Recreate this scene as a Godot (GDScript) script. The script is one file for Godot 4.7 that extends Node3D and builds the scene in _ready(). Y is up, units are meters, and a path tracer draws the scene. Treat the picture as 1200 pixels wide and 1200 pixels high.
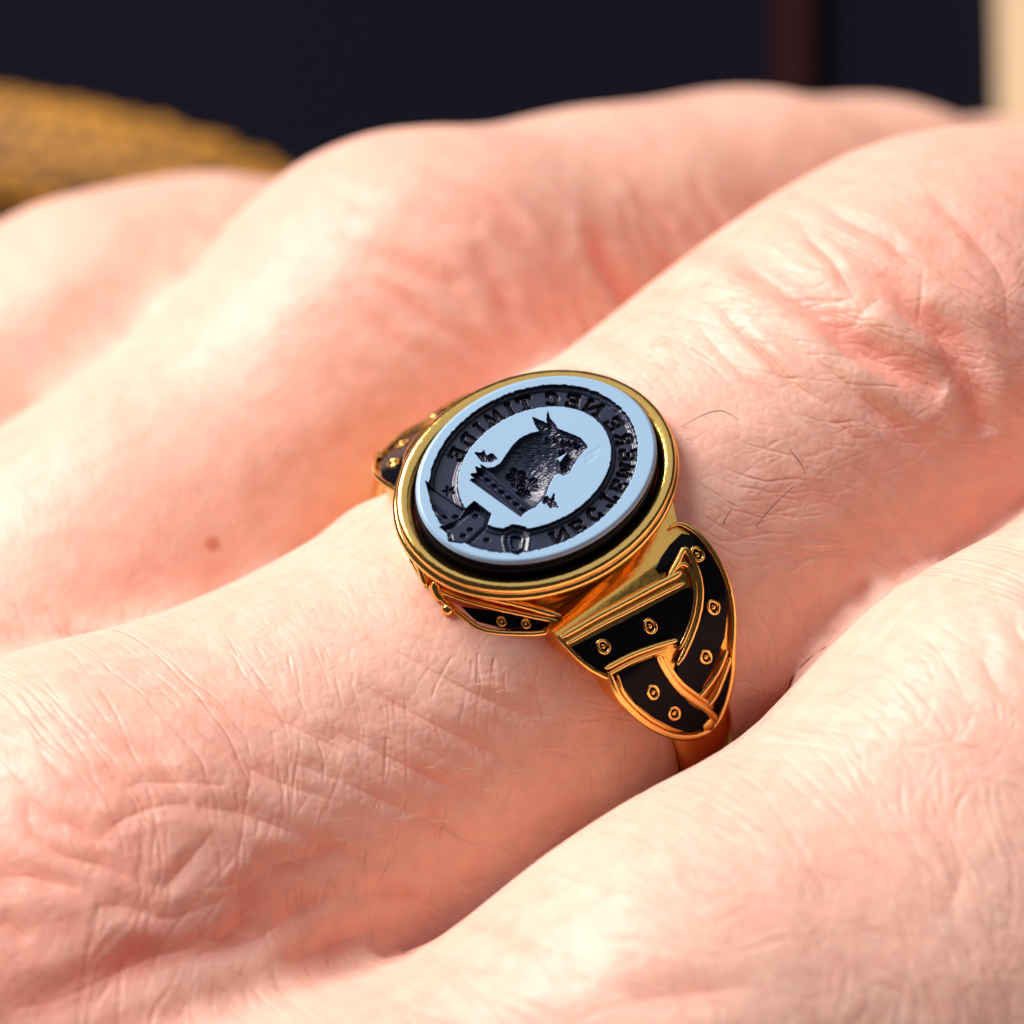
extends Node3D
# A hand wearing an engraved seal ring. All shapes are worked out in millimetres (x towards the fingertips,
# y up from the back of the hand, z towards the index finger) and stored in metres.
const MM := 0.001
var rng := RandomNumberGenerator.new()
var names := {}

# ---------------------------------------------------------------- scene tree helpers
func numbered(called: String) -> String:
	if not names.has(called):
		names[called] = 0
		return called
	names[called] += 1
	return "%s_%03d" % [called, names[called]]

func thing(called: String, label: String, category: String, base: Vector3, group := "") -> Node3D:
	var o := Node3D.new()
	o.name = numbered(called)
	add_child(o)
	o.position = base * MM
	o.set_meta("label", label)
	o.set_meta("category", category)
	if group:
		o.set_meta("group", group)
	return o

func part(called: String, mesh: Mesh, mat: Material, parent: Node3D) -> MeshInstance3D:
	var o := MeshInstance3D.new()
	o.name = called
	o.mesh = mesh
	o.material_override = mat
	parent.add_child(o, true)
	var up: Node = parent
	var off := Vector3.ZERO
	while up != self:
		off += (up as Node3D).position
		up = up.get_parent()
	o.position = -off      # shapes are written in the scene's own millimetres
	return o

func structure(called: String, mesh: Mesh, mat: Material) -> MeshInstance3D:
	var o := part(called, mesh, mat, self)
	o.set_meta("kind", "structure")
	return o

# ---------------------------------------------------------------- mesh helpers
class Shape:
	var v := PackedVector3Array()
	var n := PackedVector3Array()
	var c := PackedColorArray()
	var t := PackedVector2Array()
	var f := PackedInt32Array()

	func vert(p: Vector3, q: Vector3) -> int:
		v.append(p * 0.001)
		n.append(q)
		return v.size() - 1

	func tri(a: int, b: int, d: int) -> void:
		# front faces run clockwise: turn the triangle to agree with its normals
		var g := (v[b] - v[a]).cross(v[d] - v[a])
		if g.dot(n[a] + n[b] + n[d]) > 0.0:
			f.append(a); f.append(d); f.append(b)
		else:
			f.append(a); f.append(b); f.append(d)

	func quad(a: int, b: int, d: int, e: int) -> void:
		tri(a, b, d)
		tri(a, d, e)

	func mesh() -> ArrayMesh:
		var a := []
		a.resize(Mesh.ARRAY_MAX)
		a[Mesh.ARRAY_VERTEX] = v
		a[Mesh.ARRAY_NORMAL] = n
		a[Mesh.ARRAY_INDEX] = f
		if c.size() == v.size():
			a[Mesh.ARRAY_COLOR] = c
		if t.size() == v.size():
			a[Mesh.ARRAY_TEX_UV] = t
		var m := ArrayMesh.new()
		m.add_surface_from_arrays(Mesh.PRIMITIVE_TRIANGLES, a)
		return m

func spline(p: Array, step: float) -> PackedVector3Array:
	var out := PackedVector3Array()
	for i in p.size() - 1:
		var a: Vector3 = p[maxi(i - 1, 0)]
		var b: Vector3 = p[i]
		var c: Vector3 = p[i + 1]
		var d: Vector3 = p[mini(i + 2, p.size() - 1)]
		var m := maxi(1, ceili(b.distance_to(c) / step))
		for k in m:
			out.append(b.cubic_interpolate(c, a, d, float(k) / m))
	out.append(p[p.size() - 1])
	return out

# a tube along a path; radii may differ along it, flat squeezes it along the normals given
func tube(s: Shape, path: PackedVector3Array, r: float, sides := 10, taper := 0.0, wobble := 0.0) -> void:
	var m := path.size()
	var rings := []
	var side := Vector3.UP
	for i in m:
		var d := (path[mini(i + 1, m - 1)] - path[maxi(i - 1, 0)]).normalized()
		if absf(d.dot(side)) > 0.95:
			side = Vector3.RIGHT
		var e := (side - d * d.dot(side)).normalized()
		side = e
		var g := d.cross(e)
		var u := float(i) / maxf(1.0, m - 1)
		var rr := r
		if taper > 0.0:
			rr *= clampf(minf(u, 1.0 - u) / taper, 0.25, 1.0) ** 0.5
		rr *= 1.0 + wobble * sin(i * 1.7) * sin(i * 0.43 + 1.0)
		var ring := PackedInt32Array()
		for k in sides:
			var a := TAU * k / sides
			var q := e * cos(a) + g * sin(a)
			ring.append(s.vert(path[i] + q * rr, q))
		rings.append(ring)
	for i in m - 1:
		for k in sides:
			var k2 := (k + 1) % sides
			s.quad(rings[i][k], rings[i + 1][k], rings[i + 1][k2], rings[i][k2])
	for end in [0, m - 1]:
		var d := (path[0] - path[1]).normalized() if end == 0 else (path[m - 1] - path[m - 2]).normalized()
		var tip := s.vert(path[end] + d * r * 0.4, d)
		for k in sides:
			s.tri(rings[end][k], rings[end][(k + 1) % sides], tip)

func ball(s: Shape, at: Vector3, r: float, up: Vector3, squash := 1.0, rough := 0.0) -> void:
	up = up.normalized()
	var e := up.cross(Vector3(0.3, 0.2, 0.9)).normalized()
	var g := up.cross(e)
	var rows := []
	for i in 7:
		var a := PI * i / 6.0
		var ring := PackedInt32Array()
		for k in 14:
			var b := TAU * k / 14
			var q := (e * cos(b) + g * sin(b)) * sin(a)
			var rr := r * (1.0 + rough * sin(3.0 * b + a * 2.0))
			ring.append(s.vert(at + q * rr + up * cos(a) * rr * squash, (q + up * cos(a) / squash).normalized()))
		rows.append(ring)
	for i in 6:
		for k in 14:
			s.quad(rows[i][k], rows[i + 1][k], rows[i + 1][(k + 1) % 14], rows[i][(k + 1) % 14])

func boxy(lo: Vector3, hi: Vector3) -> ArrayMesh:
	var s := Shape.new()
	var mid := (lo + hi) / 2.0
	var h := (hi - lo) / 2.0
	for axis in 3:
		for sg in [-1.0, 1.0]:
			var q := Vector3.ZERO
			q[axis] = sg
			var a := Vector3.ZERO
			var b := Vector3.ZERO
			a[(axis + 1) % 3] = h[(axis + 1) % 3]
			b[(axis + 2) % 3] = h[(axis + 2) % 3]
			var c := mid + q * h
			s.quad(s.vert(c - a - b, q), s.vert(c + a - b, q), s.vert(c + a + b, q), s.vert(c - a + b, q))
	return s.mesh()

func paint(base: Color, rough: float, metal := 0.0) -> StandardMaterial3D:
	var m := StandardMaterial3D.new()
	m.albedo_color = base.linear_to_srgb()
	m.roughness = rough
	m.metallic = metal
	return m

func noise(kind: int, freq: float, octaves := 3, sd := 1) -> FastNoiseLite:
	var f := FastNoiseLite.new()
	f.noise_type = kind
	f.frequency = freq
	f.fractal_octaves = octaves
	f.seed = sd
	return f

func noise_tex(f: FastNoiseLite, size := 512, ramp: Gradient = null) -> NoiseTexture2D:
	var t := NoiseTexture2D.new()
	t.width = size
	t.height = size
	t.seamless = true
	t.noise = f
	t.color_ramp = ramp
	return t

# ---------------------------------------------------------------- the scene
func _ready() -> void:
	rng.seed = 7
	look()
	ground()
	hand()
	ring()

const EYE := Vector3(-68.529, 179.709, 81.91)
const AHEAD := Vector3(0.33454, -0.84922, -0.40854)
const ACROSS := Vector3(0.77369, 0.0, 0.63356)

func window_light(called: String, toward: Vector3, far: float, size: Vector2, energy: float, tint: Color) -> void:
	var l := AreaLight3D.new()
	l.name = called
	l.area_size = size
	l.light_energy = energy
	l.light_color = tint
	l.shadow_enabled = true
	l.area_range = 10.0
	add_child(l)
	l.position = toward.normalized() * far
	l.look_at_from_position(l.position, Vector3.ZERO, Vector3.UP)

func look() -> void:
	var cam := Camera3D.new()
	cam.name = "camera"
	cam.near = 0.02
	cam.far = 20.0
	var lens := CameraAttributesPhysical.new()
	lens.frustum_focal_length = 112.0
	lens.frustum_focus_distance = 0.2
	lens.frustum_near = 0.02
	lens.frustum_far = 20.0
	lens.exposure_aperture = 21.0
	cam.attributes = lens
	cam.fov = 12.232
	var down := AHEAD.cross(ACROSS)
	cam.transform = Transform3D(Basis(ACROSS, -down, -AHEAD).orthonormalized(), EYE * MM)
	add_child(cam)
	cam.current = true

	var env := Environment.new()
	env.background_mode = Environment.BG_COLOR
	env.background_color = Color(0.04, 0.04, 0.045).linear_to_srgb()
	env.tonemap_mode = Environment.TONE_MAPPER_LINEAR
	env.tonemap_exposure = 1.0
	env.sdfgi_enabled = true
	env.ssao_enabled = true
	env.ssil_enabled = true
	var we := WorldEnvironment.new()
	we.name = "world_environment"
	we.environment = env
	add_child(we)
	# the tall window behind the hand, and the pale ceiling that it lights
	window_light("window_light", Vector3(-0.14, 0.57, -0.81), 0.9, Vector2(0.55, 0.45), 1.86, Color(1.0, 0.97, 0.95))
	window_light("ceiling_light", Vector3(0.35, 0.85, -0.15), 1.1, Vector2(1.3, 1.1), 0.27, Color(0.93, 0.96, 1.0))

# ---------------------------------------------------------------- the table behind
func ground() -> void:
	var navy := paint(Color(0.0026, 0.0026, 0.0075), 0.8)
	navy.metallic_specular = 0.15
	structure("tabletop", boxy(Vector3(-2500, -70, -2500), Vector3(2500, -50, 2500)), navy)
	# a pale board and a thin brown batten that lie on the table, out of focus
	var along := Vector3(-0.663, 0, 0.748).normalized()
	var over := Vector3(along.z, 0, -along.x)
	for a in [["board", Vector3(68.5, -50, -39.1), 120.0, 200.0, 6.0, Color(0.62, 0.45, 0.28), "pale beige board at the far edge, top right of the picture", "board"],
			["batten", Vector3(58.4, -50, -48.0), 2.2, 120.0, 1.5, Color(0.018, 0.005, 0.006), "thin dark brown strip lying on the dark table behind the fingers", "strip"]]:
		var s := Shape.new()
		var p: Vector3 = a[1]
		var w: float = a[2]
		var l: float = a[3]
		var h: float = a[4]
		var c := [p - along * l * 0.6, p + along * l * 0.6, p + along * l * 0.6 + over * w, p - along * l * 0.6 + over * w]
		var up := Vector3.UP * h
		s.quad(s.vert(c[0] + up, Vector3.UP), s.vert(c[1] + up, Vector3.UP), s.vert(c[2] + up, Vector3.UP), s.vert(c[3] + up, Vector3.UP))
		for k in 4:
			var q: Vector3 = c[k]
			var r: Vector3 = c[(k + 1) % 4]
			var out: Vector3 = ((q + r) / 2.0 - (c[0] + c[2]) / 2.0).normalized()
			s.quad(s.vert(q, out), s.vert(r, out), s.vert(r + up, out), s.vert(q + up, out))
		var dull := paint(a[5], 0.9)
		dull.metallic_specular = 0.15
		var o := part(a[0], s.mesh(), dull, self)
		o.set_meta("label", a[6])
		o.set_meta("category", a[7])
	# the mottled gold cushion
	var ns := noise(FastNoiseLite.TYPE_SIMPLEX, 0.22, 4, 5)
	var s := Shape.new()
	var rows := []
	var mid := Vector3(15.2, -50, -65.9)
	var turn := Basis(Vector3.UP, -0.885)
	for i in 61:
		var ring := PackedInt32Array()
		var a := PI * 0.5 * i / 60.0
		for k in 160:
			var b := TAU * k / 160.0
			var d := Vector3(cos(b) * cos(a), sin(a), sin(b) * cos(a))
			var bump := ns.get_noise_3d(d.x * 60.0, d.y * 20.0, d.z * 22.0)
			var p := mid + turn * (Vector3(d.x * 17.0, d.y * 2.2, d.z * 4.2) * (1.0 + 0.16 * bump))
			ring.append(s.vert(p, turn * (d * Vector3(1.0 / 17, 1.0 / 2.2, 1.0 / 4.2)).normalized()))
			var g := clampf(0.4 + 2.2 * bump, 0.0, 1.0)
			s.c.append(Color(0.02, 0.008, 0.004).lerp(Color(0.62, 0.27, 0.02), g))
		rows.append(ring)
	for i in 60:
		for k in 160:
			s.quad(rows[i][k], rows[i + 1][k], rows[i + 1][(k + 1) % 160], rows[i][(k + 1) % 160])
	var m := paint(Color.WHITE, 0.7)
	m.vertex_color_use_as_albedo = true
	var o := part("cushion", s.mesh(), m, self)
	o.set_meta("label", "small mottled mustard gold cushion, out of focus behind the farthest finger")
	o.set_meta("category", "cushion")

# ---------------------------------------------------------------- the hand
# tapered capsules: end, end, radii; one chain of them per finger, and the back of the hand
var cap_a := PackedVector3Array()
var cap_d := PackedVector3Array()
var cap_l := PackedFloat32Array()
var cap_r := PackedFloat32Array()
var cap_s := PackedFloat32Array()
var cap_g := PackedInt32Array()

func chain(group: int, p: Array) -> void:
	for i in p.size() - 1:
		var a: Array = p[i]
		var b: Array = p[i + 1]
		var d := Vector3(b[0] - a[0], b[1] - a[1], b[2] - a[2])
		cap_a.append(Vector3(a[0], a[1], a[2]))
		cap_d.append(d)
		cap_l.append(1.0 / d.length_squared())
		cap_r.append(a[3])
		cap_s.append(b[3] - a[3])
		cap_g.append(group)

func cap(i: int, p: Vector3) -> float:
	var q := p - cap_a[i]
	var t := clampf(q.dot(cap_d[i]) * cap_l[i], 0.0, 1.0)
	return (q - cap_d[i] * t).length() - cap_r[i] - cap_s[i] * t

func body(p: Vector3, near: PackedInt32Array) -> float:
	var g0 := 99.0
	var g1 := 99.0
	var g2 := 99.0
	var g3 := 99.0
	var g4 := 99.0
	for i in near:
		var d := cap(i, p)
		match cap_g[i]:
			0: g0 = blend(g0, d, 5.0)
			1: g1 = blend(g1, d, 5.0)
			2: g2 = blend(g2, d, 5.0)
			3: g3 = blend(g3, d, 5.0)
			4: g4 = blend(g4, d, 8.0)
	var out := blend(g0, g4, 6.0)
	out = blend(out, blend(g1, g4, 6.0), 1.2)
	out = blend(out, blend(g2, g4, 6.0), 1.2)
	return blend(out, blend(g3, g4, 6.0), 1.2)

func blend(a: float, b: float, k: float) -> float:
	var h := k - absf(a - b)
	return minf(a, b) - (h * h / k * 0.25 if h > 0.0 else 0.0)

# the skin is unrolled along the finger (u) and across the knuckles towards the index side (v)
const U0 := -45.0
const V0 := -36.0
const SPAN := 80.0
const BIG := 800
const FINE := 2048
var relief := PackedFloat32Array()
var fine := PackedFloat32Array()

func creases() -> Array:
	return [
		[0.7,0.85,15.8,-9.2,15.0,-8.8,14.8,-8.0,14.8,-7.2,14.9,-6.3,15.0,-5.2,15.4,-4.2,15.9,-3.0,16.9,-1.5],
		[0.35,0.45,19.7,-9.2,19.4,-8.8,19.4,-8.1,19.7,-7.3,19.6,-6.5,19.8,-5.8],
		[0.25,0.25,18.5,-9.2,17.5,-8.5,17.2,-7.7,16.9,-7.1,16.4,-6.2],
		[0.65,0.62,18.3,-6.5,18.2,-5.7,18.1,-4.8,18.4,-3.8,18.6,-2.9,18.5,-2.0,18.0,-0.5,17.6,1.1],
		[0.25,0.16,15.6,-5.6,16.5,-5.7,17.4,-5.8],
		[0.2,0.1,19.8,-5.8,19.1,-5.3,17.9,-4.3],
		[0.4,0.35,22.8,-7.7,22.7,-6.6,22.6,-5.4,22.2,-3.8,21.1,-2.3],
		[0.4,0.3,18.4,-3.8,17.8,-2.1,17.8,-0.8,17.7,0.3],
		[0.22,0.22,11.3,-8.6,10.7,-7.4,10.5,-6.1,10.7,-4.7,11.1,-3.2,11.5,-1.6],
		[0.22,0.25,13.5,-9.1,12.7,-8.6,12.0,-7.5,11.8,-6.1,11.8,-4.8,12.0,-3.3,12.4,-2.0,12.7,-0.7],
		[0.4,0.42,13.2,-7.5,13.1,-6.3,13.2,-5.0,13.5,-4.0,13.7,-3.0,14.2,-1.6,14.7,0.0,15.3,1.2],
		[0.25,0.2,12.0,-7.7,11.8,-6.3,11.9,-4.6,12.5,-3.3],
		[0.45,0.4,6.2,-16.3,7.1,-15.6,8.0,-14.8,9.2,-13.7,10.2,-13.0],
		[0.5,0.6,4.9,-15.7,5.4,-14.5,6.1,-13.3,6.8,-12.0,6.9,-11.0,7.0,-10.0],
		[0.5,0.45,10.4,-15.9,10.8,-14.6,11.5,-13.2,11.7,-12.1,11.4,-11.2],
		[0.5,0.45,9.0,-12.6,8.9,-10.9,8.5,-9.1,8.2,-7.8],
		[0.4,0.35,4.5,-13.4,5.0,-11.7,5.6,-10.1,6.9,-8.0],
		[0.35,0.25,3.2,-14.0,3.3,-12.5,3.6,-10.6,4.1,-8.8],
		[0.4,0.4,-24.2,-10.3,-23.1,-10.2,-22.1,-9.8,-21.1,-9.2,-20.0,-8.5,-19.0,-7.8],
		[0.45,0.45,-24.9,-9.8,-23.7,-9.5,-22.4,-9.1,-21.3,-8.6,-20.5,-7.7,-20.2,-6.8,-20.3,-5.9,-20.2,-4.8,-19.5,-4.1,-18.9,-3.4],
		[0.35,0.3,-18.9,-7.4,-17.9,-5.9,-17.2,-4.4,-16.2,-2.9,-14.9,-1.4],
		[0.35,0.3,-15.6,-6.5,-14.9,-5.2,-14.2,-4.0,-13.6,-3.0],
		[0.35,0.3,-20.2,-4.8,-18.8,-3.5,-17.7,-2.0,-16.7,-0.7,-16.1,0.2,-14.9,2.0],
		[0.5,0.5,-19.8,-1.8,-18.9,-1.2,-18.0,-0.8,-16.1,0.2],
		[0.4,0.35,-26.1,-4.1,-25.0,-3.3,-24.1,-2.2,-22.7,-1.7,-20.7,-1.3,-18.9,-1.2],
		[0.7,0.8,-31.6,-2.6,-30.6,-2.3,-29.3,-1.9,-27.9,-1.7,-26.4,-1.5,-25.1,-1.2,-23.6,-0.6,-22.0,-0.2,-20.3,-0.3,-18.8,-0.0,-16.5,0.8],
		[0.5,0.55,-29.3,-5.5,-29.1,-4.8,-28.9,-4.2],
		[0.3,0.3,-25.4,-8.3,-26.1,-7.5,-26.1,-6.5,-25.5,-5.7,-24.7,-4.9,-24.4,-4.1],
		[0.35,0.35,-25.5,-9.2,-25.4,-8.3,-25.3,-7.3,-24.8,-6.8,-24.6,-5.8,-24.7,-5.0],
		[0.3,0.25,-24.4,-5.8,-23.2,-6.0,-21.5,-5.6,-20.3,-4.9],
		[0.3,0.25,-23.7,-3.1,-22.4,-3.3,-21.3,-3.5,-20.2,-3.7],
		[0.25,0.22,-23.7,-9.5,-23.8,-8.7,-23.8,-8.0,-23.6,-7.4,-23.6,-6.8],
		[0.25,0.22,-22.5,-8.5,-22.3,-7.5,-22.0,-6.7,-21.7,-5.8],
		[0.3,0.25,-21.8,-6.8,-20.3,-5.9,-18.6,-4.6],
		[0.5,0.45,-17.1,1.8,-19.0,1.0,-21.3,0.7,-23.8,-0.3],
		[0.4,0.3,-28.4,-6.6,-27.5,-6.2,-26.9,-5.6,-26.1,-4.9],
		[0.3,0.25,-11.2,-4.6,-10.4,-3.0,-9.3,-1.0,-7.7,1.5],
		[0.3,0.25,-13.5,-4.1,-12.4,-2.2,-11.2,-0.2,-9.3,2.6],
		[0.3,0.25,-15.7,-3.9,-14.0,-1.4,-12.2,1.3,-10.6,3.4],
		[0.3,0.22,-9.5,-5.7,-8.5,-3.6,-7.4,-1.6,-5.5,1.0],
		[0.35,0.3,-22.6,-11.1,-20.8,-10.6,-19.0,-9.6,-17.2,-8.4,-15.7,-7.3],
		[0.4,0.35,-16.2,1.9,-14.7,3.4,-13.4,5.1],
		[0.5,0.4,-20.9,2.2,-17.9,3.2,-15.6,4.4,-13.5,5.5],
		[0.6,0.4,-15.8,6.2,-13.2,6.5,-11.1,7.3,-8.6,8.3],
		[0.35,0.25,14.1,4.6,11.0,3.9,9.7,5.5],
		[0.3,0.2,8.3,3.8,7.0,4.5,6.6,6.3,7.1,7.6],
		[0.3,0.22,10.1,3.7,9.1,4.2,8.6,6.3],
		[0.3,0.2,0.8,7.9,0.4,9.1,-1.1,10.0,-1.6,11.6],
	]

func trace(p: PackedVector2Array, step: float) -> PackedVector2Array:
	var out := PackedVector2Array()
	for i in p.size() - 1:
		var a := p[maxi(i - 1, 0)]
		var d := p[mini(i + 2, p.size() - 1)]
		var m := maxi(1, ceili(p[i].distance_to(p[i + 1]) / step))
		for k in m:
			out.append(p[i].cubic_interpolate(p[i + 1], a, d, float(k) / m))
	out.append(p[p.size() - 1])
	return out

# a fold: a groove with soft lips, fading at both ends
func fold(buf: PackedFloat32Array, size: int, pts: PackedVector2Array, w: float, depth: float, lips: float) -> void:
	var per := size / SPAN
	var path := trace(pts, 0.4 / per)
	var reach := w * 3.4 * per
	var wp := w * per
	var best := {}
	var m := path.size()
	for i in range(0, m, 2 if reach > 6.0 else 1):
		var c := (path[i] - Vector2(U0, V0)) * per
		var u := float(i) / maxf(1.0, m - 1)
		var amp := sqrt(clampf(minf(u, 1.0 - u) * 2.6, 0.0, 1.0)) * (0.8 + 0.2 * sin(i * 0.05 + w * 40.0))
		for y in range(maxi(0, int(c.y - reach)), mini(size - 1, int(c.y + reach) + 1)):
			var dy := y - c.y
			for x in range(maxi(0, int(c.x - reach)), mini(size - 1, int(c.x + reach) + 1)):
				var dx := x - c.x
				var dd := dx * dx + dy * dy
				if dd > reach * reach:
					continue
				var key := y * size + x
				var was = best.get(key)
				if was == null or dd < was.x:
					best[key] = Vector2(dd, amp)
	for key in best:
		var b: Vector2 = best[key]
		var r := sqrt(b.x) / wp
		buf[key] += depth * b.y * (lips * exp(-(r - 1.75) * (r - 1.75) * 1.6) - exp(-r * r * 1.3))

# a family of fine lines that run side by side over the skin, wander together, and fade in and out
func weave(dir: float, gap: float, w: float, depth: float, id: float, lane := 0) -> PackedFloat32Array:
	var fine := PackedFloat32Array()
	fine.resize(FINE * FINE)
	var wander := noise(FastNoiseLite.TYPE_SIMPLEX, 0.08, 2, 11)
	var patch := noise(FastNoiseLite.TYPE_SIMPLEX, 0.11, 2, 12)
	var rnd := RandomNumberGenerator.new()
	rnd.seed = int(id * 10.0) + lane
	var per := FINE / SPAN
	var reach := ceili(w * per * 1.45)
	var inv := 1.0 / (w * w * per * per)
	var mid := Vector2(U0 + 41.0, 1.0)
	var d := Vector2(cos(dir), sin(dir))
	var across := Vector2(-d.y, d.x)
	var count := int(104.0 / gap)
	for l in count:
		var at := mid + across * ((l - count * 0.5) * gap + rnd.randf_range(-0.3, 0.3) * gap) - d * 52.0
		var own := rnd.randf() * 90.0
		var strength := rnd.randf_range(0.45, 1.25) * depth
		var thick := rnd.randf_range(0.7, 1.5)
		for i in int(104.0 * per):
			if i % 4 == 0:
				var turn := dir + 0.75 * wander.get_noise_2d(at.x + id * 3.0, at.y) + 0.5 * patch.get_noise_2d(at.x * 2.5 + own, at.y * 2.5)
				d = Vector2(cos(turn), sin(turn)) / per
			at += d
			if at.x < U0 + 1.0 or at.x > U0 + SPAN - 1.0 or at.y < -31.0 or at.y > 33.0:
				continue
			var q := (at - Vector2(U0, V0)) * per
			if i % 8 == 0:
				own += 0.35
			var amp := strength * clampf(0.65 + 1.0 * patch.get_noise_2d(own * 5.0, l * 3.0 + id * 50.0) + 0.7 * wander.get_noise_2d(at.x * 1.7, at.y * 1.7 + id * 9.0), 0.0, 1.3)
			if amp < 0.003:
				continue
			var cx := int(q.x)
			var cy := int(q.y)
			var k := inv / thick
			for y in range(cy - reach, cy + reach + 1):
				var dy := y - q.y
				var row := y * FINE
				for x in range(cx - reach, cx + reach + 1):
					var dx := x - q.x
					var h := -amp * exp(-(dx * dx + dy * dy) * k)
					if h < fine[row + x]:
						fine[row + x] = h
	return fine

func skin_maps() -> void:
	relief.resize(BIG * BIG)
	fine.resize(FINE * FINE)
	# soft unevenness of the flesh
	var soft := noise(FastNoiseLite.TYPE_SIMPLEX, 0.13, 3, 3)
	for y in BIG:
		for x in BIG:
			relief[y * BIG + x] = 0.08 * soft.get_noise_2d(x * SPAN / BIG, y * SPAN / BIG * 1.4)
	# the fine net of skin lines: slanting families round the finger and a fainter one along it
	var crew := []
	for fam in [[0.92, 0.50, 0.054, 0.043, 1.0], [2.16, 0.54, 0.054, 0.041, 2.0], [1.50, 0.85, 0.08, 0.036, 3.0], [0.25, 1.0, 0.05, 0.016, 4.0]]:
		var th := Thread.new()
		th.start(weave.bind(fam[0], fam[1], fam[2], fam[3], fam[4]))
		crew.append(th)
	for c in creases():
		var pts := PackedVector2Array()
		for k in range(2, c.size(), 2):
			pts.append(Vector2(c[k], c[k + 1]))
		fold(relief, BIG, pts, c[0] * 1.15, c[1] * (0.32 if c[2] < 12.0 and c[3] < -8.0 else 0.8 if c[1] > 0.6 and c[2] > 3.0 else 0.4 if c[2] > 3.0 else 0.36), 0.36)
		fold(fine, FINE, pts, 0.09, 0.034, 0.1)
	# pebbled cells between the lines
	var cells := noise(FastNoiseLite.TYPE_CELLULAR, 0.085, 1, 21)
	cells.cellular_return_type = FastNoiseLite.RETURN_DISTANCE2_SUB
	var pores := noise(FastNoiseLite.TYPE_SIMPLEX, 0.3, 2, 22)
	var a := cells.get_image(FINE, FINE, false, false, true).get_data()
	var b := pores.get_image(FINE, FINE, false, false, true).get_data()
	var w0: PackedFloat32Array = crew[0].wait_to_finish()
	var w1: PackedFloat32Array = crew[1].wait_to_finish()
	var w2: PackedFloat32Array = crew[2].wait_to_finish()
	var w3: PackedFloat32Array = crew[3].wait_to_finish()
	for i in FINE * FINE:
		fine[i] += minf(minf(w0[i], w1[i]), minf(w2[i], w3[i])) + 0.00012 * mini(a[i], 110) + 0.00004 * b[i]

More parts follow.
